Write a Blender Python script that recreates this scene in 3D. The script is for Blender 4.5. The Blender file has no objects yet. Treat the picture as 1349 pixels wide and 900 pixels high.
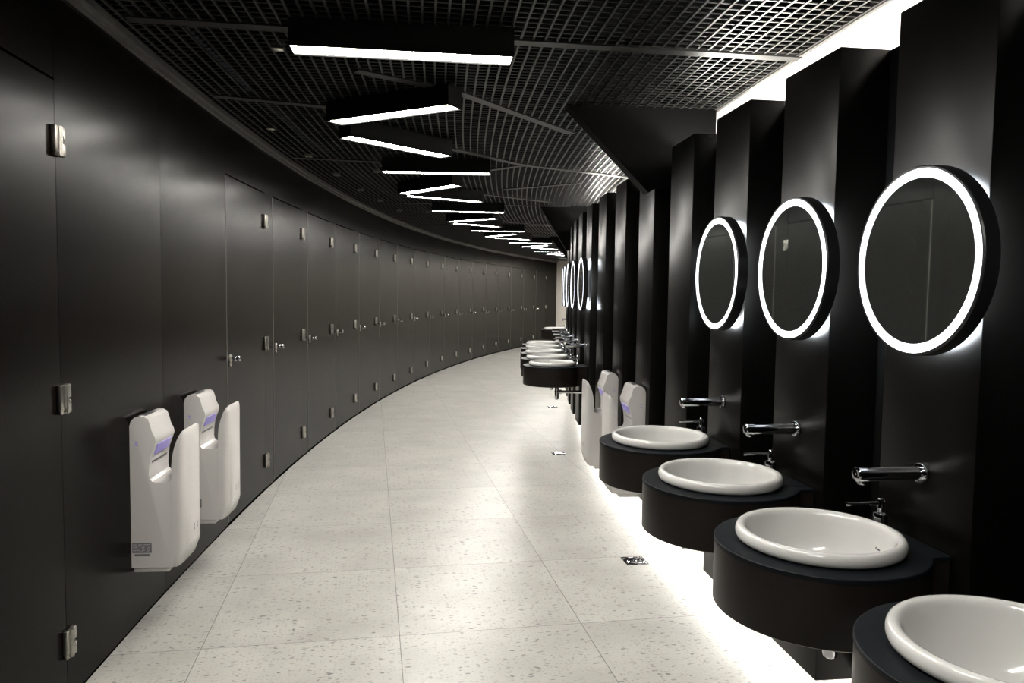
import bpy, bmesh, math
from mathutils import Vector, Matrix
sin, cos, pi = math.sin, math.cos, math.pi
COL = bpy.context.scene.collection

# ------------------------------------------------------------------ room geometry
CX, CY = 40.4566, 7.5661          # centre of the curved corridor
RW = 42.293                       # door wall (concave side)
RWH = 39.42                       # white wall behind the pillars
RCL = 39.63                       # black cladding between the pillars
RB = 40.070                       # basin centres
ZC = 2.50                         # underside of the ceiling grille
STATION = {-1: -0.1584, 0: -0.1424, 1: -0.1264, 2: -0.1104, 3: -0.0944, 4: -0.0755, 5: -0.0581, 6: -0.0413}   # station angles along the basin wall
EYE = 1.4617


def st(k):
    return STATION[k] if k in STATION else -0.0238 + 0.0170 * (k - 7)


def face_R(k):
    tab = [(-3, 39.798), (0, 39.798), (3, 39.798), (4, 39.775), (5, 39.787),
           (6, 39.80), (7, 39.81), (8, 39.815), (30, 39.815)]
    for (a, ra), (b, rb) in zip(tab, tab[1:]):
        if a <= k <= b:
            return ra + (rb - ra) * (k - a) / (b - a)
    return 39.8


def P(R, t, z=0.0):
    return Vector((CX - R * cos(t), CY + R * sin(t), z))


def rot_right(t):                 # local +x looks into the aisle from the basin wall
    return math.atan2(sin(t), -cos(t))


def rot_left(t):                  # local +x looks into the aisle from the door wall
    return math.atan2(-sin(t), cos(t))


# ------------------------------------------------------------------ materials
def new_mat(name):
    m = bpy.data.materials.new(name); m.use_nodes = True
    nt = m.node_tree
    return m, nt, nt.nodes['Principled BSDF']


def mat(name, col, rough=0.5, metal=0.0, spec=0.5, coat=0.0, var=0.0, scale=6.0, rvar=0.0, stretch=None, bump=0.0):
    m, nt, b = new_mat(name)
    b.inputs['Base Color'].default_value = (*col, 1)
    b.inputs['Roughness'].default_value = rough
    b.inputs['Metallic'].default_value = metal
    b.inputs['Specular IOR Level'].default_value = spec
    b.inputs['Coat Weight'].default_value = coat
    b.inputs['Coat Roughness'].default_value = 0.05
    if var or rvar or bump:
        tc = nt.nodes.new('ShaderNodeTexCoord'); mp = nt.nodes.new('ShaderNodeMapping')
        if stretch: mp.inputs['Scale'].default_value = stretch
        nz = nt.nodes.new('ShaderNodeTexNoise'); nz.inputs['Scale'].default_value = scale; nz.inputs['Detail'].default_value = 5
        nt.links.new(tc.outputs['Object'], mp.inputs['Vector']); nt.links.new(mp.outputs[0], nz.inputs['Vector'])
        if var:
            r = nt.nodes.new('ShaderNodeValToRGB')
            r.color_ramp.elements[0].color = (*[c * (1 - var) for c in col], 1)
            r.color_ramp.elements[1].color = (*[min(1, c * (1 + var)) for c in col], 1)
            r.color_ramp.elements[0].position = 0.3; r.color_ramp.elements[1].position = 0.7
            nt.links.new(nz.outputs['Fac'], r.inputs[0]); nt.links.new(r.outputs[0], b.inputs['Base Color'])
        if rvar:
            mr = nt.nodes.new('ShaderNodeMapRange')
            mr.inputs['From Min'].default_value = 0.3; mr.inputs['From Max'].default_value = 0.7
            mr.inputs['To Min'].default_value = max(0.02, rough - rvar); mr.inputs['To Max'].default_value = rough + rvar
            nt.links.new(nz.outputs['Fac'], mr.inputs['Value']); nt.links.new(mr.outputs[0], b.inputs['Roughness'])
        if bump:
            bp = nt.nodes.new('ShaderNodeBump'); bp.inputs['Strength'].default_value = bump; bp.inputs['Distance'].default_value = 0.002
            nt.links.new(nz.outputs['Fac'], bp.inputs['Height']); nt.links.new(bp.outputs[0], b.inputs['Normal'])
    return m


def emit(name, col, strength):
    m, nt, b = new_mat(name)
    b.inputs['Base Color'].default_value = (*[c * 0.3 for c in col], 1)
    b.inputs['Emission Color'].default_value = (*col, 1)
    b.inputs['Emission Strength'].default_value = strength
    return m


def terrazzo():
    m, nt, b = new_mat('terrazzo')
    N = nt.nodes.new; L = nt.links.new
    tc = N('ShaderNodeTexCoord')

    def math_(op, a, bb=None, c=None):
        n = N('ShaderNodeMath'); n.operation = op
        for i, v in enumerate((a, bb, c)):
            if v is None: continue
            if isinstance(v, (int, float)): n.inputs[i].default_value = v
            else: L(v, n.inputs[i])
        return n.outputs[0]
    sx = N('ShaderNodeSeparateXYZ'); L(tc.outputs['Object'], sx.inputs[0])
    ux = math_('DIVIDE', sx.outputs[0], 0.8); uy = math_('DIVIDE', sx.outputs[1], 0.8)
    fx = math_('ABSOLUTE', math_('SUBTRACT', math_('FRACT', ux), 0.5)); fy = math_('ABSOLUTE', math_('SUBTRACT', math_('FRACT', uy), 0.5))
    grout = math_('GREATER_THAN', math_('MAXIMUM', fx, fy), 0.5 - 0.0019)
    cell = N('ShaderNodeCombineXYZ'); L(math_('FLOOR', ux), cell.inputs[0]); L(math_('FLOOR', uy), cell.inputs[1])
    wn = N('ShaderNodeTexWhiteNoise'); wn.noise_dimensions = '2D'; L(cell.outputs[0], wn.inputs['Vector'])
    # offset chip pattern per tile
    off = N('ShaderNodeVectorMath'); off.operation = 'SCALE'; off.inputs['Scale'].default_value = 7.0; L(wn.outputs['Color'], off.inputs[0])
    add = N('ShaderNodeVectorMath'); add.operation = 'ADD'; L(tc.outputs['Object'], add.inputs[0]); L(off.outputs[0], add.inputs[1])
    warp = N('ShaderNodeTexNoise'); warp.inputs['Scale'].default_value = 30; L(add.outputs[0], warp.inputs['Vector'])
    wv = N('ShaderNodeVectorMath'); wv.operation = 'SCALE'; wv.inputs['Scale'].default_value = 0.03; L(warp.outputs['Color'], wv.inputs[0])
    add2 = N('ShaderNodeVectorMath'); add2.operation = 'ADD'; L(add.outputs[0], add2.inputs[0]); L(wv.outputs[0], add2.inputs[1])

    def chips(scale, thr, size, seed):
        mp = N('ShaderNodeMapping'); mp.inputs['Location'].default_value = (seed, seed * 2, 0)
        mp.inputs['Scale'].default_value = (0.62, 1.5, 1)
        L(add2.outputs[0], mp.inputs['Vector'])
        v = N('ShaderNodeTexVoronoi'); v.voronoi_dimensions = '2D'; v.inputs['Scale'].default_value = scale; L(mp.outputs[0], v.inputs['Vector'])
        sc = N('ShaderNodeSeparateColor'); L(v.outputs['Color'], sc.inputs[0])
        gate = math_('GREATER_THAN', sc.outputs[0], thr)
        rad = math_('MULTIPLY', sc.outputs[1], size)
        return math_('MULTIPLY', gate, math_('LESS_THAN', v.outputs['Distance'], rad)), sc.outputs[2]
    c1, h1 = chips(42, 0.60, 0.33, 1.3)
    c2, h2 = chips(85, 0.5, 0.36, 5.1)
    base = N('ShaderNodeTexNoise'); base.inputs['Scale'].default_value = 3.0; base.inputs['Detail'].default_value = 6; L(add.outputs[0], base.inputs['Vector'])
    ramp = N('ShaderNodeValToRGB'); L(base.outputs['Fac'], ramp.inputs[0])
    ramp.color_ramp.elements[0].color = (0.285, 0.277, 0.257, 1); ramp.color_ramp.elements[1].color = (0.345, 0.336, 0.314, 1)
    ramp.color_ramp.elements[0].position = 0.35; ramp.color_ramp.elements[1].position = 0.65
    fine = N('ShaderNodeTexNoise'); fine.inputs['Scale'].default_value = 120.0; L(add.outputs[0], fine.inputs['Vector'])

    def mix(fac, a, bcol, blend='MIX'):
        n = N('ShaderNodeMix'); n.data_type = 'RGBA'; n.blend_type = blend
        if isinstance(fac, (int, float)): n.inputs[0].default_value = fac
        else: L(fac, n.inputs[0])
        for i, v in ((6, a), (7, bcol)):
            if isinstance(v, tuple): n.inputs[i].default_value = v
            else: L(v, n.inputs[i])
        return n.outputs[2]
    col = mix(0.12, ramp.outputs[0], fine.outputs['Fac'], 'OVERLAY')
    chipcol = N('ShaderNodeValToRGB'); L(h1, chipcol.inputs[0])
    chipcol.color_ramp.elements[0].color = (0.115, 0.112, 0.109, 1); chipcol.color_ramp.elements[1].color = (0.255, 0.246, 0.228, 1)
    chipcol2 = N('ShaderNodeValToRGB'); L(h2, chipcol2.inputs[0])
    chipcol2.color_ramp.elements[0].color = (0.19, 0.183, 0.168, 1); chipcol2.color_ramp.elements[1].color = (0.275, 0.266, 0.248, 1)
    col = mix(c2, col, chipcol2.outputs[0]); col = mix(c1, col, chipcol.outputs[0])
    tone = math_('MULTIPLY_ADD', wn.outputs['Value'], 0.07, 0.94)
    tn = N('ShaderNodeVectorMath'); tn.operation = 'SCALE'; L(col, tn.inputs[0]); L(tone, tn.inputs['Scale'])
    col = mix(grout, tn.outputs[0], (0.085, 0.082, 0.078, 1))
    L(col, b.inputs['Base Color'])
    b.inputs['Roughness'].default_value = 0.33
    b.inputs['Specular IOR Level'].default_value = 0.2
    return m


M = {}
M['floor'] = terrazzo()
M['laminate'] = mat('black_laminate', (0.0024, 0.0018, 0.0014), 0.235, spec=0.029, var=0.10, scale=2.0)
M['pillar'] = mat('black_sheet', (0.0024, 0.0022, 0.0020), 0.325, spec=0.15, var=0.2, scale=3.5, rvar=0.01, stretch=(1, 1, 0.6))
M['cladding'] = mat('dark_cladding', (0.004, 0.004, 0.004), 0.45, spec=0.08, var=0.1, scale=3)
M['whitewall'] = mat('white_plaster', (0.80, 0.78, 0.74), 0.7, var=0.02, scale=4)
M['farwall'] = mat('beige_plaster', (0.85, 0.80, 0.72), 0.7, var=0.03, scale=3)
M['plenum'] = mat('plenum_black', (0.003, 0.003, 0.003), 1.0, spec=0.0, var=0.2)
M['grille'] = mat('grille_paint', (0.017, 0.0165, 0.016), 0.38, spec=0.3, var=0.05)
M['gapblack'] = mat('gap_black', (0.003, 0.003, 0.003), 1.0, spec=0.0, var=0.1)
M['trim'] = mat('dark_metal_trim', (0.10, 0.097, 0.09), 0.42, metal=0.3, var=0.25, scale=30)
M['steel'] = mat('satin_steel', (0.33, 0.315, 0.285), 0.30, metal=1.0, rvar=0.06, scale=20)
M['edge'] = mat('edge_aluminium', (0.20, 0.19, 0.17), 0.4, metal=0.6, var=0.3, scale=2)
M['chrome'] = mat('chrome', (0.55, 0.55, 0.57), 0.06, metal=1.0, rvar=0.02, scale=20)
M['porcelain'] = mat('white_porcelain', (0.46, 0.455, 0.44), 0.12, spec=0.4, coat=0.3, var=0.01)
M['plastic'] = mat('white_plastic', (0.45, 0.435, 0.42), 0.22, spec=0.4, coat=0.15, var=0.015)
M['drum'] = mat('drum_laminate', (0.0095, 0.0076, 0.0065), 0.36, spec=0.12, var=0.22, scale=4)
M['drumtop'] = mat('drum_top', (0.0036, 0.0046, 0.0060), 0.5, spec=0.11, var=0.12, scale=6)
M['mirror'] = mat('mirror_glass', (0.80, 0.85, 0.82), 0.015, metal=0.982, rvar=0.004, scale=15)
M['frame'] = mat('mirror_frame_black', (0.008, 0.008, 0.009), 0.35, var=0.1)
M['housing'] = mat('lamp_housing_black', (0.0025, 0.0025, 0.0025), 0.6, spec=0.1, var=0.1)
M['bulk'] = mat('bulkhead_black', (0.0014, 0.0014, 0.0014), 0.5, spec=0.07, var=0.2, scale=5)
M['dark'] = mat('dark_plastic', (0.03, 0.03, 0.032), 0.4, var=0.1)
M['label'] = mat('grey_label', (0.10, 0.10, 0.105), 0.45, var=0.1)
M['labelink'] = mat('label_print', (0.42, 0.42, 0.43), 0.5, var=0.05)
M['purple'] = emit('purple_lamp', (0.42, 0.35, 0.82), 0.28)
M['ink'] = mat('basin_print', (0.05, 0.05, 0.06), 0.4, var=0.1)
M['tube'] = emit('warm_white_tube', (1.0, 0.965, 0.90), 100.0)
M['ring'] = emit('cool_white_ring', (0.93, 0.96, 1.0), 2.6)
M['ringback'] = emit('cool_white_backlight', (0.88, 0.95, 1.0), 90.0)
M['cove'] = emit('cove_led', (1.0, 0.965, 0.89), 150.0)
M['covelow'] = emit('cove_led_low', (1.0, 0.975, 0.92), 48.0)
M['spotlens'] = emit('spot_lens', (1.0, 0.97, 0.85), 1.6)  # glow stands in for the bright chrome glint of the spots


# ------------------------------------------------------------------ mesh helpers
def finish(name, bm, m, parent=None, smooth=False, auto=None, kind=None):
    me = bpy.data.meshes.new(name)
    bmesh.ops.recalc_face_normals(bm, faces=bm.faces[:])
    bm.to_mesh(me); bm.free()
    for mm in (m if isinstance(m, (list, tuple)) else [m]): me.materials.append(mm)
    if smooth:
        me.polygons.foreach_set('use_smooth', [True] * len(me.polygons))
        if auto is not None:
            try: me.set_sharp_from_angle(angle=math.radians(auto))
            except Exception: pass
    o = bpy.data.objects.new(name, me); COL.objects.link(o)
    if parent is not None: o.parent = parent
    if kind: o['kind'] = kind
    return o


def raw(name, verts, faces, m, parent=None, kind=None, smooth=False):
    me = bpy.data.meshes.new(name); me.from_pydata(verts, [], faces); me.update()
    me.materials.append(m)
    if smooth: me.polygons.foreach_set('use_smooth', [True] * len(me.polygons))
    o = bpy.data.objects.new(name, me); COL.objects.link(o)
    if parent is not None: o.parent = parent
    if kind: o['kind'] = kind
    return o


def add_box(bm, x0, x1, y0, y1, z0, z1, bev=0.0, seg=2, mi=0):
    r = bmesh.ops.create_cube(bm, size=1.0)
    vs = r['verts']
    for v in vs:
        v.co = Vector(((x0 + x1) / 2 + v.co.x * (x1 - x0), (y0 + y1) / 2 + v.co.y * (y1 - y0), (z0 + z1) / 2 + v.co.z * (z1 - z0)))
    fs = {f for v in vs for f in v.link_faces}
    for f in fs: f.material_index = mi
    if bev:
        es = {e for v in vs for e in v.link_edges}
        bmesh.ops.bevel(bm, geom=list(es), offset=bev, segments=seg, affect='EDGES', profile=0.5)


def box(name, dims, m, parent=None, bev=0.0, seg=2, kind=None):
    bm = bmesh.new(); add_box(bm, *dims, bev=bev, seg=seg)
    return finish(name, bm, m, parent, smooth=bev > 0, auto=40, kind=kind)


AX = {'z': Matrix.Identity(3), 'x': Matrix(((0, 0, 1), (1, 0, 0), (0, 1, 0))), 'y': Matrix(((0, 1, 0), (0, 0, 1), (1, 0, 0)))}


def add_lathe(bm, prof, n=32, axis='z', origin=(0, 0, 0), closed=False, mi=0):
    A = AX[axis]; O = Vector(origin); rings = []
    for r, h in prof:
        if r < 1e-6:
            rings.append([bm.verts.new(O + A @ Vector((0, 0, h)))])
        else:
            rings.append([bm.verts.new(O + A @ Vector((r * cos(2 * pi * i / n), r * sin(2 * pi * i / n), h))) for i in range(n)])
    pairs = list(zip(rings, rings[1:])) + ([(rings[-1], rings[0])] if closed else [])
    for a, b in pairs:
        for i in range(n):
            j = (i + 1) % n
            if len(a) == 1 and len(b) == 1: continue
            if len(a) == 1: f = bm.faces.new((a[0], b[i], b[j]))
            elif len(b) == 1: f = bm.faces.new((a[i], a[j], b[0]))
            else: f = bm.faces.new((a[i], a[j], b[j], b[i]))
            f.material_index = mi


def lathe(name, prof, m, parent=None, n=32, axis='z', origin=(0, 0, 0), closed=False, auto=35):
    bm = bmesh.new(); add_lathe(bm, prof, n, axis, origin, closed)
    return finish(name, bm, m, parent, smooth=True, auto=auto)


def empty(name, loc, rz, label=None, cat=None, group=None, kind=None):
    o = bpy.data.objects.new(name, None); COL.objects.link(o)
    o.empty_display_size = 0.1
    o.location = loc; o.rotation_euler = (0, 0, rz)
    tag(o, label, cat, group, kind)
    return o


def tag(o, label=None, cat=None, group=None, kind=None):
    if label: o['label'] = label
    if cat: o['category'] = cat
    if group: o['group'] = group
    if kind: o['kind'] = kind


def copy_tree(o, parent=None):
    c = o.copy(); COL.objects.link(c); c.parent = parent
    for ch in list(o.children):
        copy_tree(ch, c)
    return c


def arc_solid(V, F, R0, R1, t0, t1, z0, z1, n):
    """curved box between two radii, two angles and two heights, appended to V, F"""
    b = len(V)
    for i in range(n + 1):
        t = t0 + (t1 - t0) * i / n
        V += [tuple(P(R0, t, z0)), tuple(P(R1, t, z0)), tuple(P(R1, t, z1)), tuple(P(R0, t, z1))]
    for i in range(n):
        a = b + 4 * i; c = a + 4
        F += [(a, a + 1, c + 1, c), (a + 1, a + 2, c + 2, c + 1), (a + 2, a + 3, c + 3, c + 2), (a + 3, a, c, c + 3)]
    F += [(b, b + 3, b + 2, b + 1), (b + 4 * n, b + 4 * n + 1, b + 4 * n + 2, b + 4 * n + 3)]


def quad_solid(V, F, a, b, c, d, z0, z1):
    k = len(V)
    for p in (a, b, c, d): V.append((p[0], p[1], z0))
    for p in (a, b, c, d): V.append((p[0], p[1], z1))
    F += [(k, k + 1, k + 2, k + 3), (k + 4, k + 7, k + 6, k + 5), (k, k + 4, k + 5, k + 1), (k + 1, k + 5, k + 6, k + 2),
          (k + 2, k + 6, k + 7, k + 3), (k + 3, k + 7, k + 4, k)]


ORD = ['first', 'second', 'third', 'fourth', 'fifth', 'sixth', 'seventh', 'eighth', 'ninth', 'tenth', 'eleventh', 'twelfth',
       'thirteenth', 'fourteenth', 'fifteenth', 'sixteenth', 'seventeenth', 'eighteenth']

# ------------------------------------------------------------------ floor
bm = bmesh.new()
add_box(bm, -5, 11, -8, 24, -0.05, 0)
fl = finish('floor', bm, M['floor'], kind='structure')
fl.location = (-0.4614, 3.1323, 0); fl.rotation_euler = (0, 0, 0.18344)

# ------------------------------------------------------------------ door wall (concave, on the camera's left)
HINGE = [-5.016, -2.135, -1.02, 0.066, 1.148, 2.236, 3.318, 4.408, 5.50, 6.595, 7.71, 8.82, 9.93, 11.04, 12.15, 13.28, 14.42, 15.55]
LEFT = [-5.884, -3.003, -1.91, -0.826, 0.275, 1.362, 2.44, 3.515, 4.60, 5.695, 6.80, 7.92, 9.03, 10.14, 11.26, 12.37, 13.50, 14.64]
S_END, S_BEG = 16.58, -11.5
segs = []
pos = S_BEG
extra = [-9.6, -8.5, -7.2, -6.1, -4.03]
for i, (l, h) in enumerate(zip(LEFT, HINGE)):
    cuts = [pos] + [e for e in extra if pos < e < l] + [l]
    segs += [('panel', a, b) for a, b in zip(cuts, cuts[1:])]
    segs.append(('door', l, h)); pos = h
segs.append(('panel', pos, S_END))
V, F = [], []


def chord(sa, sb, dR=0.0, g=0.0):
    a, b = P(RW + dR, sa / RW), P(RW + dR, sb / RW)
    u = (b - a).normalized()
    return a + u * g, b - u * g


for kind, a, b in segs:
    z0 = 2.158 if kind == 'door' else 0.018
    p, q_ = chord(a, b, 0, 0.0015); p2, q2 = chord(a, b, 0.035, 0.0015)
    quad_solid(V, F, p, q_, q2, p2, z0, ZC + 0.02)
wl = raw('wall_left', V, F, M['laminate'], kind='structure')
V, F = [], []
arc_solid(V, F, RW + 0.037, RW + 0.12, S_BEG / RW, S_END / RW, 0, ZC + 0.3, 60)
raw('light_blocker', V, F, M['gapblack'], wl)  # unseen dark sheet added behind the panels to block light
V, F = [], []
arc_solid(V, F, RW + 0.006, RW + 0.037, S_BEG / RW, S_END / RW, 0.0, 0.018, 80)
raw('base_shadow_left', V, F, M['gapblack'], kind='structure')  # black strip stands in for the shadow line under the panels
V, F = [], []
arc_solid(V, F, RW - 0.042, RW - 0.001, S_BEG / RW, S_END / RW, 2.468, 2.497, 120)
arc_solid(V, F, RW - 0.020, RW - 0.001, S_BEG / RW, S_END / RW, 2.448, 2.469, 120)
raw('trim_1', V, F, M['trim'], kind='structure')


def door_label(i):
    if i == 0:
        return 'black toilet cubicle door on the camera side of the two white hand dryers, cut by the photo edge'
    if i == 1:
        return 'black toilet cubicle door right after the two white hand dryers, largest door in full view'
    if i == len(HINGE) - 1:
        return 'last black toilet cubicle door of the curved wall, beside the pale far wall'
    return 'black toilet cubicle door, %s after the two white hand dryers along the curved wall' % ORD[i - 1]


def hinge_mesh():
    bm = bmesh.new()
    add_box(bm, 0.0, 0.016, -0.034, -0.002, -0.05, 0.05, 0.004)
    add_box(bm, 0.0, 0.020, 0.002, 0.034, 0.003, 0.05, 0.005)
    add_box(bm, 0.0, 0.020, 0.002, 0.034, -0.05, -0.003, 0.005)
    add_lathe(bm, [(0.0001, -0.05), (0.009, -0.049), (0.009, 0.049), (0.0001, 0.05)], 14, 'z', (0.016, -0.004, 0))
    return bm


def lock_bm():
    bm = bmesh.new()
    add_lathe(bm, [(0.0001, 0), (0.024, 0), (0.024, 0.006), (0.021, 0.009), (0.0001, 0.009)], 24, 'x')
    add_lathe(bm, [(0.0001, 0), (0.013, 0), (0.013, 0.006), (0.0001, 0.007)], 18, 'x', (0.0, 0, -0.036))
    return bm


def knob_bm():
    bm = bmesh.new()
    add_lathe(bm, [(0.008, 0.008), (0.008, 0.026), (0.016, 0.029), (0.018, 0.034), (0.016, 0.039), (0.009, 0.042),
                   (0.009, 0.050), (0.016, 0.053), (0.018, 0.058), (0.015, 0.063), (0.0001, 0.065)], 20, 'x')
    return bm


hinge_me = lock_me = knob_me = None
for i, (l, h) in enumerate(zip(LEFT, HINGE)):
    a, b = chord(l, h)
    w = (b - a).length
    ang = math.atan2((b - a).y, (b - a).x) - pi / 2       # local +y runs along the door towards the hinge
    d = empty('cubicle_door', a + Vector((0, 0, 0.02)), ang, door_label(i), 'door', 'black toilet cubicle doors')
    bm = bmesh.new(); add_box(bm, -0.03, 0.0015, 0.0045, w - 0.0035, 0.006, 2.130, 0.0015, 1)
    finish('door_panel', bm, M['laminate'], d)
    box('edge_strip', (-0.02, 0.0022, 0.0025, 0.0048, 0.01, 2.128), M['edge'], d)
    for hz in (1.93, 1.06, 0.205):
        if hinge_me is None:
            o = finish('hinge', hinge_mesh(), M['steel'], d, smooth=True, auto=35); hinge_me = o.data
        else:
            o = bpy.data.objects.new('hinge', hinge_me); COL.objects.link(o); o.parent = d
        o.location = (0.0015, w, hz)
    if lock_me is None:
        o = finish('lock_plate', lock_bm(), M['steel'], d, smooth=True, auto=35); lock_me = o.data
        k = finish('knob', knob_bm(), M['chrome'], o, smooth=True, auto=35); knob_me = k.data
    else:
        o = bpy.data.objects.new('lock_plate', lock_me); COL.objects.link(o); o.parent = d
        k = bpy.data.objects.new('knob', knob_me); COL.objects.link(k); k.parent = o
    o.location = (0.0015, 0.055, 1.02)

# ------------------------------------------------------------------ basin wall: white wall, black cladding, pillars
TA, TB = -0.27, 0.33
V, F = [], []
arc_solid(V, F, RWH - 0.1, RWH, TA, TB, 0, ZC + 0.02, 90)
wr = raw('wall_right', V, F, M['whitewall'], kind='structure')
V, F = [], []
arc_solid(V, F, RCL - 0.03, RCL, TA, TB, 0.222, 2.235, 90)
arc_solid(V, F, RWH + 0.09, RCL - 0.03, TA, TB, 2.17, 2.185, 90)  # unseen black ledges added to keep strip light out of the gap
arc_solid(V, F, RWH + 0.09, RCL - 0.03, TA, TB, 0.227, 0.242, 90)
raw('wall_cladding', V, F, M['cladding'], wr)
V, F = [], []
arc_solid(V, F, RWH + 0.10, RWH + 0.13, TA, TB, 2.186, 2.20, 90)
raw('cove_strip', V, F, M['cove'], wr)
V, F = [], []
arc_solid(V, F, RWH + 0.11, RWH + 0.15, TA, TB, 0.214, 0.226, 90)
raw('cove_strip', V, F, M['covelow'], wr)


def pillar_label(k):
    return {-1: 'black wall pillar behind the cut-off basin at the photo corner',
            0: 'black wall pillar carrying the largest lit round mirror',
            1: 'black wall pillar carrying the middle one of the three large lit mirrors',
            2: 'black wall pillar carrying the smallest of the three large lit mirrors',
            3: 'plain black wall pillar standing just beyond the three large lit mirrors',
            4: 'black wall pillar under the ceiling bulkhead, behind the nearer basin-side hand dryer',
            5: 'black wall pillar behind the farther basin-side hand dryer',
            6: 'plain black wall pillar between the basin-side hand dryers and the far row of basins'}.get(
        k, 'black wall pillar of the far basin row, %s of that row along the curve' % ORD[k - 7] if k >= 7 else
        'black wall pillar beside the camera')


KMAX = 17
for k in range(-1, KMAX + 1):
    t = st(k); R = face_R(k)
    p = empty('wall_pillar', P(R, t, 0.222), rot_right(t), pillar_label(k), 'pillar', 'black pillars along the basin wall', 'thing')
    bm = bmesh.new()
    add_box(bm, -(R - RCL) + 0.002, 0.0, -0.176, 0.176, 0.0, 2.013, 0.003, 2)
    finish('pillar_body', bm, M['pillar'], p, smooth=True, auto=40)

# ------------------------------------------------------------------ far and back walls
V, F = [], []
quad_solid(V, F, (0.6, 24.35), (6.5, 22.2), (6.6, 22.4), (0.7, 24.55), 0, 3.0)
raw('wall_far', V, F, M['farwall'], kind='structure')
V, F = [], []
quad_solid(V, F, (-0.2, -4.0), (3.6, -2.6), (3.6, -2.8), (-0.2, -4.2), 0, 2.6)
raw('wall_back', V, F, M['laminate'], kind='structure')

# ------------------------------------------------------------------ ceiling: black slab, open grille, fold strips
V, F = [], []
arc_solid(V, F, RWH - 0.4, RW + 0.15, TA, 0.40, 2.95, 3.0, 60)
ceil = raw('ceiling', V, F, M['plenum'], kind='structure')
V, F = [], []
arc_solid(V, F, RWH - 0.1, RWH - 0.02, TA, 0.40, ZC + 0.02, 2.95, 60)
raw('plenum_side', V, F, M['plenum'], ceil)
RG0, RG1 = 39.465, RW - 0.03
TG0, TG1 = -0.24, 0.388
V, F = [], []
nr = int((RG1 - RG0) / 0.05)
for j in range(nr + 1):
    R = RG0 + 0.012 + j * 0.05
    arc_solid(V, F, R - 0.0045, R + 0.0045, TG0, TG1, ZC, ZC + 0.009, 90)
dt = 0.05 / 41.0
for i in range(int((TG1 - TG0) / dt)):
    t = TG0 + i * dt; ht = 0.0030 / 41.0
    quad_solid(V, F, P(RG0, t - ht), P(RG1, t - ht), P(RG1, t + ht), P(RG0, t + ht), ZC + 0.002, ZC + 0.006)
raw('ceiling_grille', V, F, M['grille'], ceil)
V, F = [], []
arc_solid(V, F, RG0 - 0.012, RG0 + 0.004, TG0, TG1, ZC - 0.003, ZC + 0.03, 120)
raw('trim_2', V, F, M['trim'], kind='structure')

# fold strips between the grille fields
STR = [((-1.50, 2.98), (1.23, 3.355)), ((-0.75, 3.62), (-0.30, 3.98)), ((-0.30, 3.98), (0.36, 4.94)), ((-1.62, 4.12), (-1.05, 4.33)),
       ((-0.48, 5.50), (0.08, 6.17)), ((-0.21, 6.44), (0.08, 6.17)), ((0.08, 6.17), (1.00, 6.72)), ((-1.72, 5.97), (-1.10, 6.10)),
       ((-0.12, 7.62), (0.62, 7.10)), ((-0.34, 8.0), (0.45, 8.62)), ((-1.70, 8.85), (0.66, 8.97)), ((-0.20, 10.95), (0.75, 11.6)),
       ((-1.55, 11.6), (0.75, 11.5)), ((0.25, 13.3), (0.85, 13.9)), ((-1.45, 1.2), (1.3, 1.35)), ((-0.3, 1.2), (0.5, 2.2))]
V, F = [], []
for a, b in STR:
    a = Vector((*a, 0)); b = Vector((*b, 0)); u = (b - a).normalized(); n = Vector((-u.y, u.x, 0)) * 0.03
    quad_solid(V, F, a - n, b - n, b + n, a + n, ZC - 0.006, ZC + 0.03)
raw('ceiling_strip', V, F, M['grille'], ceil)

# black bulkheads hanging across the grille on the basin side
for bi, (t, rl) in enumerate(((-0.0832, 40.33), (0.0355, 40.19), (0.1526, 40.30))):
    prof = [(rl, ZC + 0.02), (39.47, ZC + 0.02), (39.47, 2.075), (39.79, 2.07), (39.845, 2.035)]
    if bi: prof = [(rl, ZC + 0.02), (39.47, ZC + 0.02), (39.47, 2.0), (39.85, 1.98)]
    V, F = [], []
    n = len(prof)
    for tt in (t, t + 0.10 / 40):
        V += [tuple(P(R, tt, z)) for R, z in prof]
    F = [tuple(range(n)), tuple(range(2 * n - 1, n - 1, -1))] + [(i, (i + 1) % n, n + (i + 1) % n, n + i) for i in range(n)]
    o = raw('ceiling_bulkhead', V, F, M['bulk'])
    tag(o, ['large black triangular bulkhead hanging from the grille over the plain pillar', 'black bulkhead hanging over the far row of basins',
            'small distant black bulkhead at the far end of the ceiling'][bi], 'bulkhead', 'black ceiling bulkheads')

# ------------------------------------------------------------------ zigzag lamps
LIGHTS = [((-0.869, 2.997), (-0.021, 3.101)), ((-1.003, 4.266), (-0.309, 3.869)), ((-1.03, 4.654), (-0.476, 5.27)),
          ((-1.023, 5.965), (-0.195, 6.003)), ((-1.058, 7.266), (-0.499, 6.657)), ((-1.037, 7.431), (-0.344, 7.837)),
          ((-0.935, 8.77), (-0.122, 8.825)), ((-0.849, 10.04), (-0.236, 9.55)), ((-0.815, 10.249), (-0.2, 10.729)),
          ((-0.635, 11.446), (0.154, 11.449)), ((-0.447, 12.624), (0.03, 11.95)), ((-0.337, 12.773), (0.28, 13.2)),
          ((-0.075, 14.045), (0.70, 14.0)), ((0.18, 15.2), (0.664, 14.537)), ((0.364, 15.4), (0.938, 15.966))]


def rotc(p, dtt):
    x, y = p[0] - CX, p[1] - CY
    c, s = cos(-dtt), sin(-dtt)
    return (CX + x * c - y * s, CY + x * s + y * c)


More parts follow.
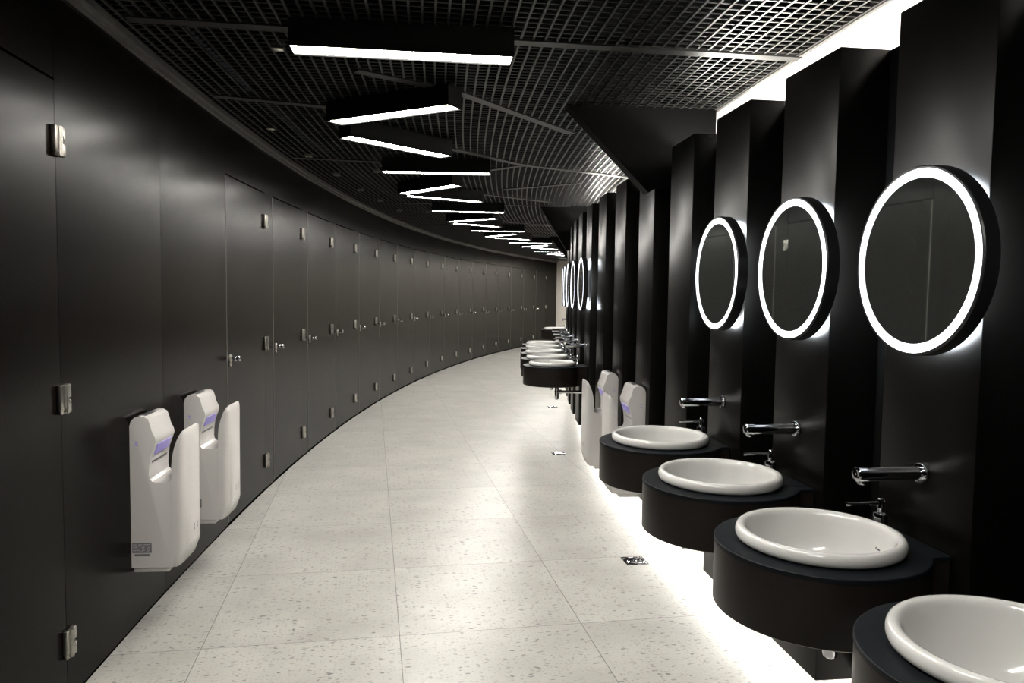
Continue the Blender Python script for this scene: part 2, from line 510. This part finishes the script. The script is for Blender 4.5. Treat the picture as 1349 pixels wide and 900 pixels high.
LIGHTS_ALL = [(l, i) for i, l in enumerate(LIGHTS)]
for j in range(9):                       # the zigzag goes on round the bend ...
    a, b = LIGHTS[12 + j % 3]
    LIGHTS_ALL.append(((rotc(a, 0.068 * (1 + j // 3)), rotc(b, 0.068 * (1 + j // 3))), 15 + j))
for n in (1,):                           # ... and over the camera
    for j in range(3):
        a, b = LIGHTS[j]
        LIGHTS_ALL.append(((rotc(a, -0.0695 * n), rotc(b, -0.0695 * n)), None))
LLAB = ['longest bright ceiling lamp, straight across the aisle, nearest to the camera',
        'ceiling lamp slanting up to the right, upper arm of the largest V of lamps',
        'ceiling lamp slanting down to the right, lower arm of the largest V of lamps']
for (a, b), idx in LIGHTS_ALL:
    a = Vector((*a, 0)); b = Vector((*b, 0)); L = (b - a).length
    c = (a + b) / 2
    ang = math.atan2((b - a).y, (b - a).x)
    if idx is None:
        lab = 'ceiling lamp overhead behind the photo frame'
    elif idx < 3:
        lab = LLAB[idx]
    elif idx % 3 == 0:
        lab = 'straight crosswise ceiling lamp, %s of the straight lamps down the aisle' % ORD[idx // 3]
    else:
        lab = '%s arm of the %s V of slanted ceiling lamps down the aisle' % ('upper' if idx % 3 == 1 else 'lower', ORD[idx // 3])
    o = empty('ceiling_lamp', Vector((c.x, c.y, 2.40)), ang, lab, 'ceiling lamp', 'zigzag tube lamps on the ceiling')
    bm = bmesh.new()
    add_box(bm, -L / 2 - 0.006, L / 2 + 0.006, -0.060, 0.060, 0.011, 0.135)
    for y0 in (-0.060, 0.0555): add_box(bm, -L / 2 - 0.006, L / 2 + 0.006, y0, y0 + 0.0045, -0.006, 0.012)
    for x0 in (-L / 2 - 0.006, L / 2 + 0.001): add_box(bm, x0, x0 + 0.005, -0.0555, 0.0555, -0.006, 0.012)
    finish('lamp_housing', bm, M['housing'], o)
    bm = bmesh.new()
    v = [bm.verts.new(p) for p in ((-L / 2, -0.055, 0), (L / 2, -0.055, 0), (L / 2, 0.055, 0), (-L / 2, 0.055, 0), (-L / 2, -0.055, 0.012), (L / 2, -0.055, 0.012), (L / 2, 0.055, 0.012), (-L / 2, 0.055, 0.012))]
    for f in ((3, 2, 1, 0), (4, 5, 6, 7), (0, 1, 5, 4), (1, 2, 6, 5), (2, 3, 7, 6), (3, 0, 4, 7)): bm.faces.new([v[i] for i in f])
    finish('lamp_diffuser', bm, M['tube'], o)

# small square recessed spots
SPOTS = [((-1.559, 4.898), 'over the first door past the hand dryers'), ((-1.582, 5.882), 'second in the row along the door wall'),
         ((-1.581, 6.808), 'third in the row along the door wall'), ((-1.568, 7.79), 'fourth in the row along the door wall'),
         ((-1.52, 8.664), 'fifth in the row along the door wall'), ((-1.455, 9.671), 'sixth in the row along the door wall'),
         ((-1.015, 3.299), 'beside the end of the nearest ceiling lamp'), ((-1.185, 6.565), 'beside the second straight ceiling lamp'),
         ((-1.103, 9.803), 'beside the third straight ceiling lamp')]
proto = None
for (x, y), w in SPOTS:
    t = math.atan2(y - CY, CX - x)
    if proto is None:
        o = empty('ceiling_spot', (x, y, ZC - 0.012), rot_left(t))
        bm = bmesh.new()
        add_box(bm, -0.026, 0.026, -0.026, -0.019, 0, 0.03); add_box(bm, -0.026, 0.026, 0.019, 0.026, 0, 0.03)
        add_box(bm, -0.026, -0.019, -0.019, 0.019, 0, 0.03); add_box(bm, 0.019, 0.026, -0.019, 0.019, 0, 0.03)
        finish('spot_frame', bm, M['steel'], o)
        lathe('spot_lens', [(0.0001, 0.014), (0.016, 0.014), (0.018, 0.026)], M['spotlens'], o, 16)
        proto = o
    else:
        o = copy_tree(proto)
    o.location = (x, y, ZC - 0.012); o.rotation_euler = (0, 0, rot_left(t))
    tag(o, 'tiny square metal ceiling spot, ' + w, 'spotlight', 'tiny ceiling spots')

# ------------------------------------------------------------------ hand dryers
DP = [(0, 0.022), (0, .655), (.006, .678), (.02, .695), (.04, .701), (.060, .699), (.076, .688), (.084, .662), (.091, .630), (.103, .602),
      (.106, .584), (.097, .552), (.085, .515), (.079, .47), (.077, .425), (.080, .405), (.090, .394), (.105, .391), (.140, .391), (.156, .394), (.166, .402), (.168, .412),
      (.168, .030), (.160, .022)]


def cover_bm():
    """the rounded front shell of the dryer: stacked plan outlines, rounded crown, slanted foot"""
    rows = []
    for z, w, di, df in ((.022, .112, .1665, .190), (.030, .116, .1665, .200), (.085, .118, .1665, .2215), (.10, .118, .1665, .224), (.30, .118, .1665, .224), (.41, .118, .1665, .224), (.46, .118, .1675, .224),
                         (.50, .1178, .171, .224), (.54, .117, .180, .2238), (.57, .115, .190, .223), (.588, .111, .198, .222), (.600, .105, .204, .220), (.608, .096, .209, .2175), (.612, .083, .2125, .2155)):
        rows.append((z, w, di, df))
    bm = bmesh.new(); n = 28; rings = []
    for z, w, di, df in rows:
        ring = []
        for i in range(n + 1):
            a = -pi / 2 + pi * i / n
            c, s_ = max(cos(a), 0.0), sin(a)
            p = 0.42
            ring.append(bm.verts.new((di + (df - di) * c ** p, w * math.copysign(abs(s_) ** p, s_), z)))
        rings.append(ring)
    for r0, r1 in zip(rings, rings[1:]):
        for i in range(n): bm.faces.new((r0[i], r0[i + 1], r1[i + 1], r1[i]))
        bm.faces.new((r0[n], r0[0], r1[0], r1[n]))
    bm.faces.new(list(reversed(rings[0]))); bm.faces.new(rings[-1])
    return bm


def make_dryer(with_label):
    o = empty('hand_dryer', (0, 0, 0), 0)
    bm = bmesh.new(); W = 0.118
    DQ = [(x, z if z < .41 else .41 + (z - .41) * .9) for x, z in DP]
    a = [bm.verts.new((x, -W, z)) for x, z in DQ]; b = [bm.verts.new((x, W, z)) for x, z in DQ]
    n = len(DP)
    fa = bm.faces.new(a); fb = bm.faces.new(list(reversed(b)))
    for i in range(n): bm.faces.new((a[i], b[i], b[(i + 1) % n], a[(i + 1) % n]))
    bmesh.ops.recalc_face_normals(bm, faces=bm.faces[:])
    es = list(fa.edges) + list(fb.edges)
    bmesh.ops.bevel(bm, geom=es, offset=0.011, segments=4, affect='EDGES', profile=0.5, clamp_overlap=True)
    finish('dryer_body', bm, M['plastic'], o, smooth=True, auto=28)
    box('base_plate', (0.006, 0.150, -0.108, 0.108, 0.0, 0.03), M['plastic'], o, bev=0.004)
    finish('front_cover', cover_bm(), M['plastic'], o, smooth=True, auto=45)
    # purple lit air nozzle under the brow, dark slit below
    bm = bmesh.new(); add_box(bm, -0.003, 0.004, -0.082, 0.082, -0.023, 0.023, 0.001, 1)
    nz = finish('nozzle_lamp', bm, M['purple'], o); nz.location = (0.0940, 0, 0.527); nz.rotation_euler = (0, math.radians(16), 0)
    box('nozzle_slit', (0.070, 0.0815, -0.09, 0.09, 0.470, 0.477), M['dark'], o)
    bm = bmesh.new(); add_box(bm, 0.036, 0.058, -0.085, 0.03, 0.660, 0.6728); add_box(bm, 0.028, 0.036, -0.103, -0.092, 0.660, 0.6724)
    finish('top_vent', bm, M['dark'], o)
    for yy in (0.0, 0.04):
        bm = bmesh.new()
        add_box(bm, 0.217, 0.2246, yy - 0.003, yy + 0.003, 0.150, 0.162); add_box(bm, 0.217, 0.2246, yy - 0.003, yy + 0.003, 0.166, 0.178)
        finish('screw_slot', bm, M['dark'], o)
    s = -1 if with_label else 1
    ys = sorted((s * 0.1162, s * 0.1190))
    bm = bmesh.new(); add_lathe(bm, [(0.0001, 0), (0.006, 0), (0.0001, 0.0015)], 16, 'y', (0.028, s * 0.1182 - 0.0007, 0.560))
    add_box(bm, 0.018, 0.038, ys[0], ys[1], 0.547, 0.5495)
    finish('indicator_lamp', bm, M['purple'], o)
    box('seam', (0.217, 0.2242, -0.07, 0.07, 0.0985, 0.1), M['dark'], o)
    if with_label:
        lb = box('rating_label', (0.004, 0.083, -0.1192, -0.116, 0.088, 0.131), M['label'], o)
        box('serial_label', (0.014, 0.074, -0.1192, -0.116, 0.074, 0.083), M['label'], o)
        bm = bmesh.new()
        import random
        rnd = random.Random(4)
        for r in range(6):                                    # rows of fine print, too small to read in the photo
            x = 0.008
            while x < 0.074:
                w = rnd.uniform(0.002, 0.007)
                if rnd.random() < 0.8: add_box(bm, x, min(x + w, 0.078), -0.1196, -0.1190, 0.0925 + r * 0.006, 0.0948 + r * 0.006)
                x += w + 0.0015
        finish('label_print', bm, M['labelink'], lb)
    return o


dl = make_dryer(True)
for i, ynear in enumerate((3.135, 3.815)):
    o = dl if i == 0 else copy_tree(dl)
    yc = ynear + 0.118
    t = math.asin((yc - CY) / RW)
    # sit on the flat panel between its two seams
    seg = [(-5.016, -4.03), (-4.03, -3.003)][i]
    s = RW * t
    sa, sb = next((a, b) for k_, a, b in segs if a <= s <= b)
    a, b = chord(sa, sb); u = (b - a).normalized()
    pnt = a + u * (s - sa)
    o.location = (pnt.x, pnt.y, 0.253); o.rotation_euler = (0, 0, math.atan2(u.y, u.x) - pi / 2)
    tag(o, ['white hand dryer with purple lamp on the door wall, nearer one, larger in view',
            'white hand dryer on the door wall, partly hidden behind the nearer dryer'][i], 'hand dryer', 'hand dryers on the door wall')
dr = make_dryer(False)
for i, k in enumerate((-0.0751, -0.0567)):
    o = dr if i == 0 else copy_tree(dr)
    t = k
    kk = (4, 5)[i]
    o.location = P(face_R(kk) + 0.0005, t, 0.251); o.rotation_euler = (0, 0, rot_right(st(kk)))
    tag(o, ['white hand dryer on the basin wall right behind the nearest group of basins', 'white hand dryer on the basin wall, farther of the two, next to the far basins'][i],
        'hand dryer', 'hand dryers on the basin wall')

# ------------------------------------------------------------------ basin stations
ZT = 0.840


def drum_radius(phi, r=0.256, w=0.15, back=0.277):
    """plan outline of the drum with its flat neck to the wall (local -x)"""
    x, y = cos(phi), sin(phi)
    if x < 0:
        lim = min(back / -x, w / abs(y) if abs(y) > 1e-6 else 9)
        return max(r, lim) if abs(y) * max(r, lim) <= w + 1e-4 else r
    return r


def make_drum(back):
    o = empty('basin_drum', (0, 0, 0), 0)
    N = 120
    ph = [2 * pi * i / N for i in range(N)]
    rho = [drum_radius(a, back=back, w=0.135) for a in ph]
    bm = bmesh.new()
    rows = [(0.6705, 0.006), (0.6735, 0.0015), (0.676, 0.0), (ZT - 0.012, 0.0)]
    rings = [[bm.verts.new(((r - dd) * cos(a), (r - dd) * sin(a), z)) for r, a in zip(rho, ph)] for z, dd in rows]
    for r0, r1 in zip(rings, rings[1:]):
        for i in range(N): bm.faces.new((r0[i], r0[(i + 1) % N], r1[(i + 1) % N], r1[i]))
    bm.faces.new(list(reversed(rings[0])))
    finish('drum_body', bm, M['drum'], o, smooth=True, auto=35)
    bm = bmesh.new()
    rows = [(ZT - 0.0118, 0.0), (ZT - 0.0118, -0.0012), (ZT - 0.0025, -0.0012), (ZT - 0.0006, 0.0004), (ZT, 0.003)]
    rings = [[bm.verts.new(((r - dd) * cos(a), (r - dd) * sin(a), z)) for r, a in zip(rho, ph)] for z, dd in rows]
    rings.append([bm.verts.new((0.192 * cos(a), 0.192 * sin(a), ZT)) for a in ph])
    for r0, r1 in zip(rings, rings[1:]):
        for i in range(N): bm.faces.new((r0[i], r0[(i + 1) % N], r1[(i + 1) % N], r1[i]))
    finish('drum_top', bm, M['drumtop'], o, smooth=True, auto=35)
    return o


def make_basin():
    o = empty('washbasin', (0, 0, 0), 0)
    prof = [(.020, .690), (.06, .693), (.11, .708), (.145, .735), (.165, .78), (.176, .822), (.186, ZT + .0005), (.198, ZT + .002), (.2032, ZT + .007), (.2048, ZT + .015), (.2041, ZT + .024), (.2008, ZT + .031),
            (.1965, ZT + .0345), (.190, ZT + .0352), (.184, ZT + .0335), (.1795, ZT + .029), (.176, ZT + .021), (.1725, ZT + .006), (.1675, .815), (.158, .785), (.142, .757),
            (.118, .733), (.08, .716), (.04, .708), (.024, .706), (.021, .702), (.020, .690)]
    lathe('basin_bowl', prof, M['porcelain'], o, 72, auto=60)
    lathe('drain', [(.0001, .702), (.012, .7035), (.0195, .7035), (.0215, .7065), (.0235, .7068), (.024, .7061)], M['chrome'], o, 28)
    # overflow hole and the tiny printed mark at the back of the bowl (too small to read in the photo)
    bm = bmesh.new()
    for j, (w, z0, z1) in enumerate(((0.0016, 0, 0.007), (0.003, 0.001, 0.0045), (0.003, 0.001, 0.0055), (0.0025, 0.001, 0.0045))):
        y = -0.009 + j * 0.0048
        add_box(bm, -0.1686, -0.1660, y, y + w, 0.812 + z0, 0.812 + z1)
    finish('printed_mark', bm, M['ink'], o)
    return o


def make_mirror():
    o = empty('round_mirror', (0, 0, 0), 0)
    x0, x1 = 0.033, 0.067
    lathe('mirror_frame', [(.185, x0 + .0012), (.2315, x0 + .0012), (.2315, x0 - .006), (.2345, x0 - .006), (.2355, x0 - .005), (.2355, x1 - .003), (.233, x1), (.2285, x1), (.2285, x1 - .004), (.0001, x1 - .004)],
          M['frame'], o, 96, 'x', auto=30)
    lathe('mirror_back', [(.0001, x0 + 0.001), (.200, x0 + 0.001)], M['frame'], o, 64, 'x')
    lathe('mirror_glass', [(.0001, x1 - .0025), (.2062, x1 - .0025)], M['mirror'], o, 96, 'x')
    lathe('light_ring', [(.2058, x1 - .002), (.2065, x1 - .0005), (.2278, x1 - .0005), (.2284, x1 - .002)], M['ring'], o, 96, 'x')
    lathe('back_light', [(.190, x0 + .0005), (.190, x0 - .0005), (.222, x0 - .0005), (.222, x0 + .0005)], M['ringback'], o, 72, 'x')
    box('bracket', (0.001, x0 + 0.001, -0.09, 0.09, -0.12, 0.12), M['frame'], o)
    return o


def make_spout():
    o = empty('wall_spout', (0, 0, 0), 0)
    lathe('spout_body', [(.0001, .012), (.0175, .012), (.0175, .158), (.0195, .160), (.0195, .183), (.0165, .1865), (.012, .1875), (.0001, .1865)], M['chrome'], o, 32, 'x')
    lathe('wall_flange', [(.0001, 0), (.026, 0), (.027, .003), (.027, .009), (.025, .012), (.0001, .013)], M['chrome'], o, 36, 'x')
    lathe('aerator', [(.0001, -.025), (.011, -.025), (.0125, -.022), (.0125, -.012)], M['chrome'], o, 24, 'z', (.169, 0, 0))
    return o


def make_mixer():
    o = empty('mixer_tap', (0, 0, 0), 0)
    lathe('mixer_body', [(.0001, 0), (.022, 0), (.022, .004), (.0205, .008), (.0195, .034), (.0175, .042), (.012, .046), (.0001, .047)], M['chrome'], o, 32)
    lathe('mixer_stem', [(.009, .044), (.009, .080), (.007, .083), (.0001, .0835)], M['chrome'], o, 20)
    bm = bmesh.new(); add_lathe(bm, [(.0001, -.012), (.0062, -.011), (.005, .05), (.0045, .086), (.0058, .089), (.0058, .098), (.0001, .100)], 16, 'x', (0, 0, .070))
    finish('lever', bm, M['chrome'], o, smooth=True, auto=35)
    return o


def make_trap(R, RB):
    o = empty('bottle_trap', (0, 0, 0), 0)
    xo = -0.045
    lathe('trap_cup', [(.0001, .533), (.010, .534), (.0165, .539), (.0185, .547), (.0185, .598), (.021, .60), (.021, .612), (.018, .615), (.018, .64), (.013, .645), (.013, .672)], M['chrome'], o, 28, 'z', (xo, 0, 0))
    L_ = RB - R
    lathe('waste_pipe', [(.0135, xo), (.0135, -L_ + 0.012), (.026, -L_ + .010), (.026, -L_ + .001), (.0001, -L_ + .001)], M['chrome'], o, 24, 'x', (0, 0, .605))
    lathe('pipe_nut', [(.0135, xo - .020), (.019, xo - .022), (.019, xo - .042), (.0135, xo - .044)], M['chrome'], o, 24, 'x', (0, 0, .605))
    return o


RBF = 40.112
BASIN = {-1: (-0.1576, 40.070), 0: (-0.1421, 40.072), 1: (-0.1262, 40.066), 2: (-0.1092, 40.056)}     # (angle, radius) of the near basins
drum1, basin0, mir0, sp0, mx0 = make_drum(RBF - 39.815 - 0.002), make_basin(), make_mirror(), make_spout(), make_mixer()
used = set()


def put(proto, loc, rz, label, cat, group):
    o = proto if proto.name not in used else copy_tree(proto)
    used.add(proto.name)
    o.location = loc; o.rotation_euler = (0, 0, rz)
    tag(o, label, cat, group)
    return o


STN = {-1: 'cut off by the photo corner', 0: 'below the largest lit mirror', 1: 'below the middle large lit mirror',
       2: 'below the smallest large lit mirror'}
for i in range(5): STN[7 + i] = '%s in the far row of five'% ORD[i]
STN[17] = 'alone beyond the far row of five'
MIRR = {0: 'largest lit round mirror in the foreground, black rim', 1: 'lit round mirror between the largest and the smallest of the near three',
        2: 'smallest of the three near lit round mirrors', 7: 'narrow lit round mirror, first of the far row', 8: 'narrow lit round mirror, second of the far row',
        9: 'narrow lit round mirror, third of the far row', 10: 'sliver of a lit round mirror, fourth of the far row',
        11: 'sliver of a lit round mirror, last of the far row', -1: 'lit round mirror beside the camera, outside the photo'}
for k in (-1, 0, 1, 2, 7, 8, 9, 10, 11, 17):
    t = st(k); rz = rot_right(t); R = face_R(k)
    g = 'near' if k < 3 else 'far'
    tb, rb = BASIN.get(k, (t, RBF))
    put(make_drum(rb - R - 0.002) if k < 3 else drum1, P(rb, tb, 0), rot_right(tb), 'black drum-shaped basin stand, ' + STN[k], 'basin stand', 'black drums of the %s basins' % g)
    put(basin0, P(rb, tb, 0), rot_right(tb), 'round white washbasin, ' + STN[k], 'washbasin', 'white basins of the %s group' % g)
    put(sp0, P(R, t, 1.016), rz, 'chrome wall spout over the basin ' + STN[k], 'tap', 'chrome spouts over the %s basins' % g)
    tm = max(t, tb) + 0.090 / 39.9
    put(mx0, P(39.842 if k < 3 else 39.88, tm, ZT + 0.0005), rz, 'chrome lever tap behind the basin ' + STN[k], 'tap', 'chrome lever taps of the %s basins' % g)
    if k in MIRR:
        put(mir0, P(R, t - ((0.0004 if k == 0 else 0.0008) if k < 3 else 0), 1.556), rz, MIRR[k], 'mirror', 'lit round mirrors of the %s basins' % g)
for k, w in ((0, 'under the black drum of the nearest full basin'), (7, 'under the first drum of the far basin row'), (8, 'under the second drum of the far basin row')):
    t = st(k)
    tb, rb = BASIN.get(k, (t, RBF))
    o = make_trap(face_R(k), rb); o.location = P(rb, tb, 0); o.rotation_euler = (0, 0, rot_right(tb))
    tag(o, 'chrome bottle trap and waste pipe ' + w, 'drain trap', 'chrome traps under the basins')

# ------------------------------------------------------------------ floor drains
DRN = [((0.694, 4.082), 'square chrome floor drain with round grate, nearest and largest'), ((0.444, 6.872), 'small chrome floor drain beyond the basin-side hand dryers'),
       ((0.539, 9.723), 'chrome floor drain below the far row of basins')]
proto = None
for (x, y), lab in DRN:
    if proto is None:
        o = empty('floor_drain', (x, y, 0), 0.18344)
        bm = bmesh.new(); add_box(bm, -0.062, 0.062, -0.062, 0.062, -0.01, 0.0025, 0.001, 1)
        finish('drain_plate', bm, mat('drain_plate_steel', (0.10, 0.10, 0.10), 0.25, metal=1.0, rvar=0.05, scale=20), o)
        lathe('drain_ring', [(.046, .0026), (.047, .006), (.054, .007), (.058, .004), (.058, .0026)], M['chrome'], o, 40)
        bm = bmesh.new()
        add_lathe(bm, [(.0001, .0075), (.012, .007), (.014, .0035)], 24)
        add_lathe(bm, [(.0285, .003), (.029, .0062), (.035, .0062), (.0355, .003)], 32)
        for j in range(4):
            aa = pi / 4 + j * pi / 2
            q0 = [Vector((cos(aa) * r - sin(aa) * s, sin(aa) * r + cos(aa) * s, 0)) for r, s in ((.012, -.004), (.047, -.006), (.047, .006), (.012, .004))]
            VV, FF = [], []
            quad_solid(VV, FF, *q0, 0.003, 0.006)
            vs = [bm.verts.new(v) for v in VV]
            for f in FF: bm.faces.new([vs[m_] for m_ in f])
        finish('drain_grate', bm, M['chrome'], o, smooth=True, auto=30)
        proto = o
    else:
        o = copy_tree(proto)
    o.location = (x, y, 0); tag(o, lab, 'floor drain', 'square floor drains')

# ------------------------------------------------------------------ camera
Fpx, pitch, roll = 994.464, 0.0632184, 0.0141774
fw = Vector((0, cos(pitch), -sin(pitch))); rt = Vector((1, 0, 0)); dn = fw.cross(rt)
rt2 = cos(roll) * rt - sin(roll) * dn; dn2 = sin(roll) * rt + cos(roll) * dn
cam = bpy.data.cameras.new('camera'); co = bpy.data.objects.new('camera', cam); COL.objects.link(co)
co.matrix_world = Matrix(((rt2.x, -dn2.x, -fw.x, 0), (rt2.y, -dn2.y, -fw.y, 0), (rt2.z, -dn2.z, -fw.z, EYE), (0, 0, 0, 1)))
cam.sensor_fit = 'HORIZONTAL'; cam.sensor_width = 36.0; cam.lens = Fpx / 1349 * 36.0
cam.clip_start = 0.02; cam.clip_end = 200
sc = bpy.context.scene
sc.camera = co

# ------------------------------------------------------------------ world and view
w = bpy.data.worlds.new('world'); sc.world = w; w.use_nodes = True
w.node_tree.nodes['Background'].inputs[0].default_value = (0.9, 0.93, 1.0, 1)
w.node_tree.nodes['Background'].inputs[1].default_value = 0.01
sc.view_settings.view_transform = 'Standard'; sc.view_settings.look = 'None'
sc.view_settings.gamma = 1.0; sc.view_settings.use_curve_mapping = False
sc.view_settings.exposure = 0.0
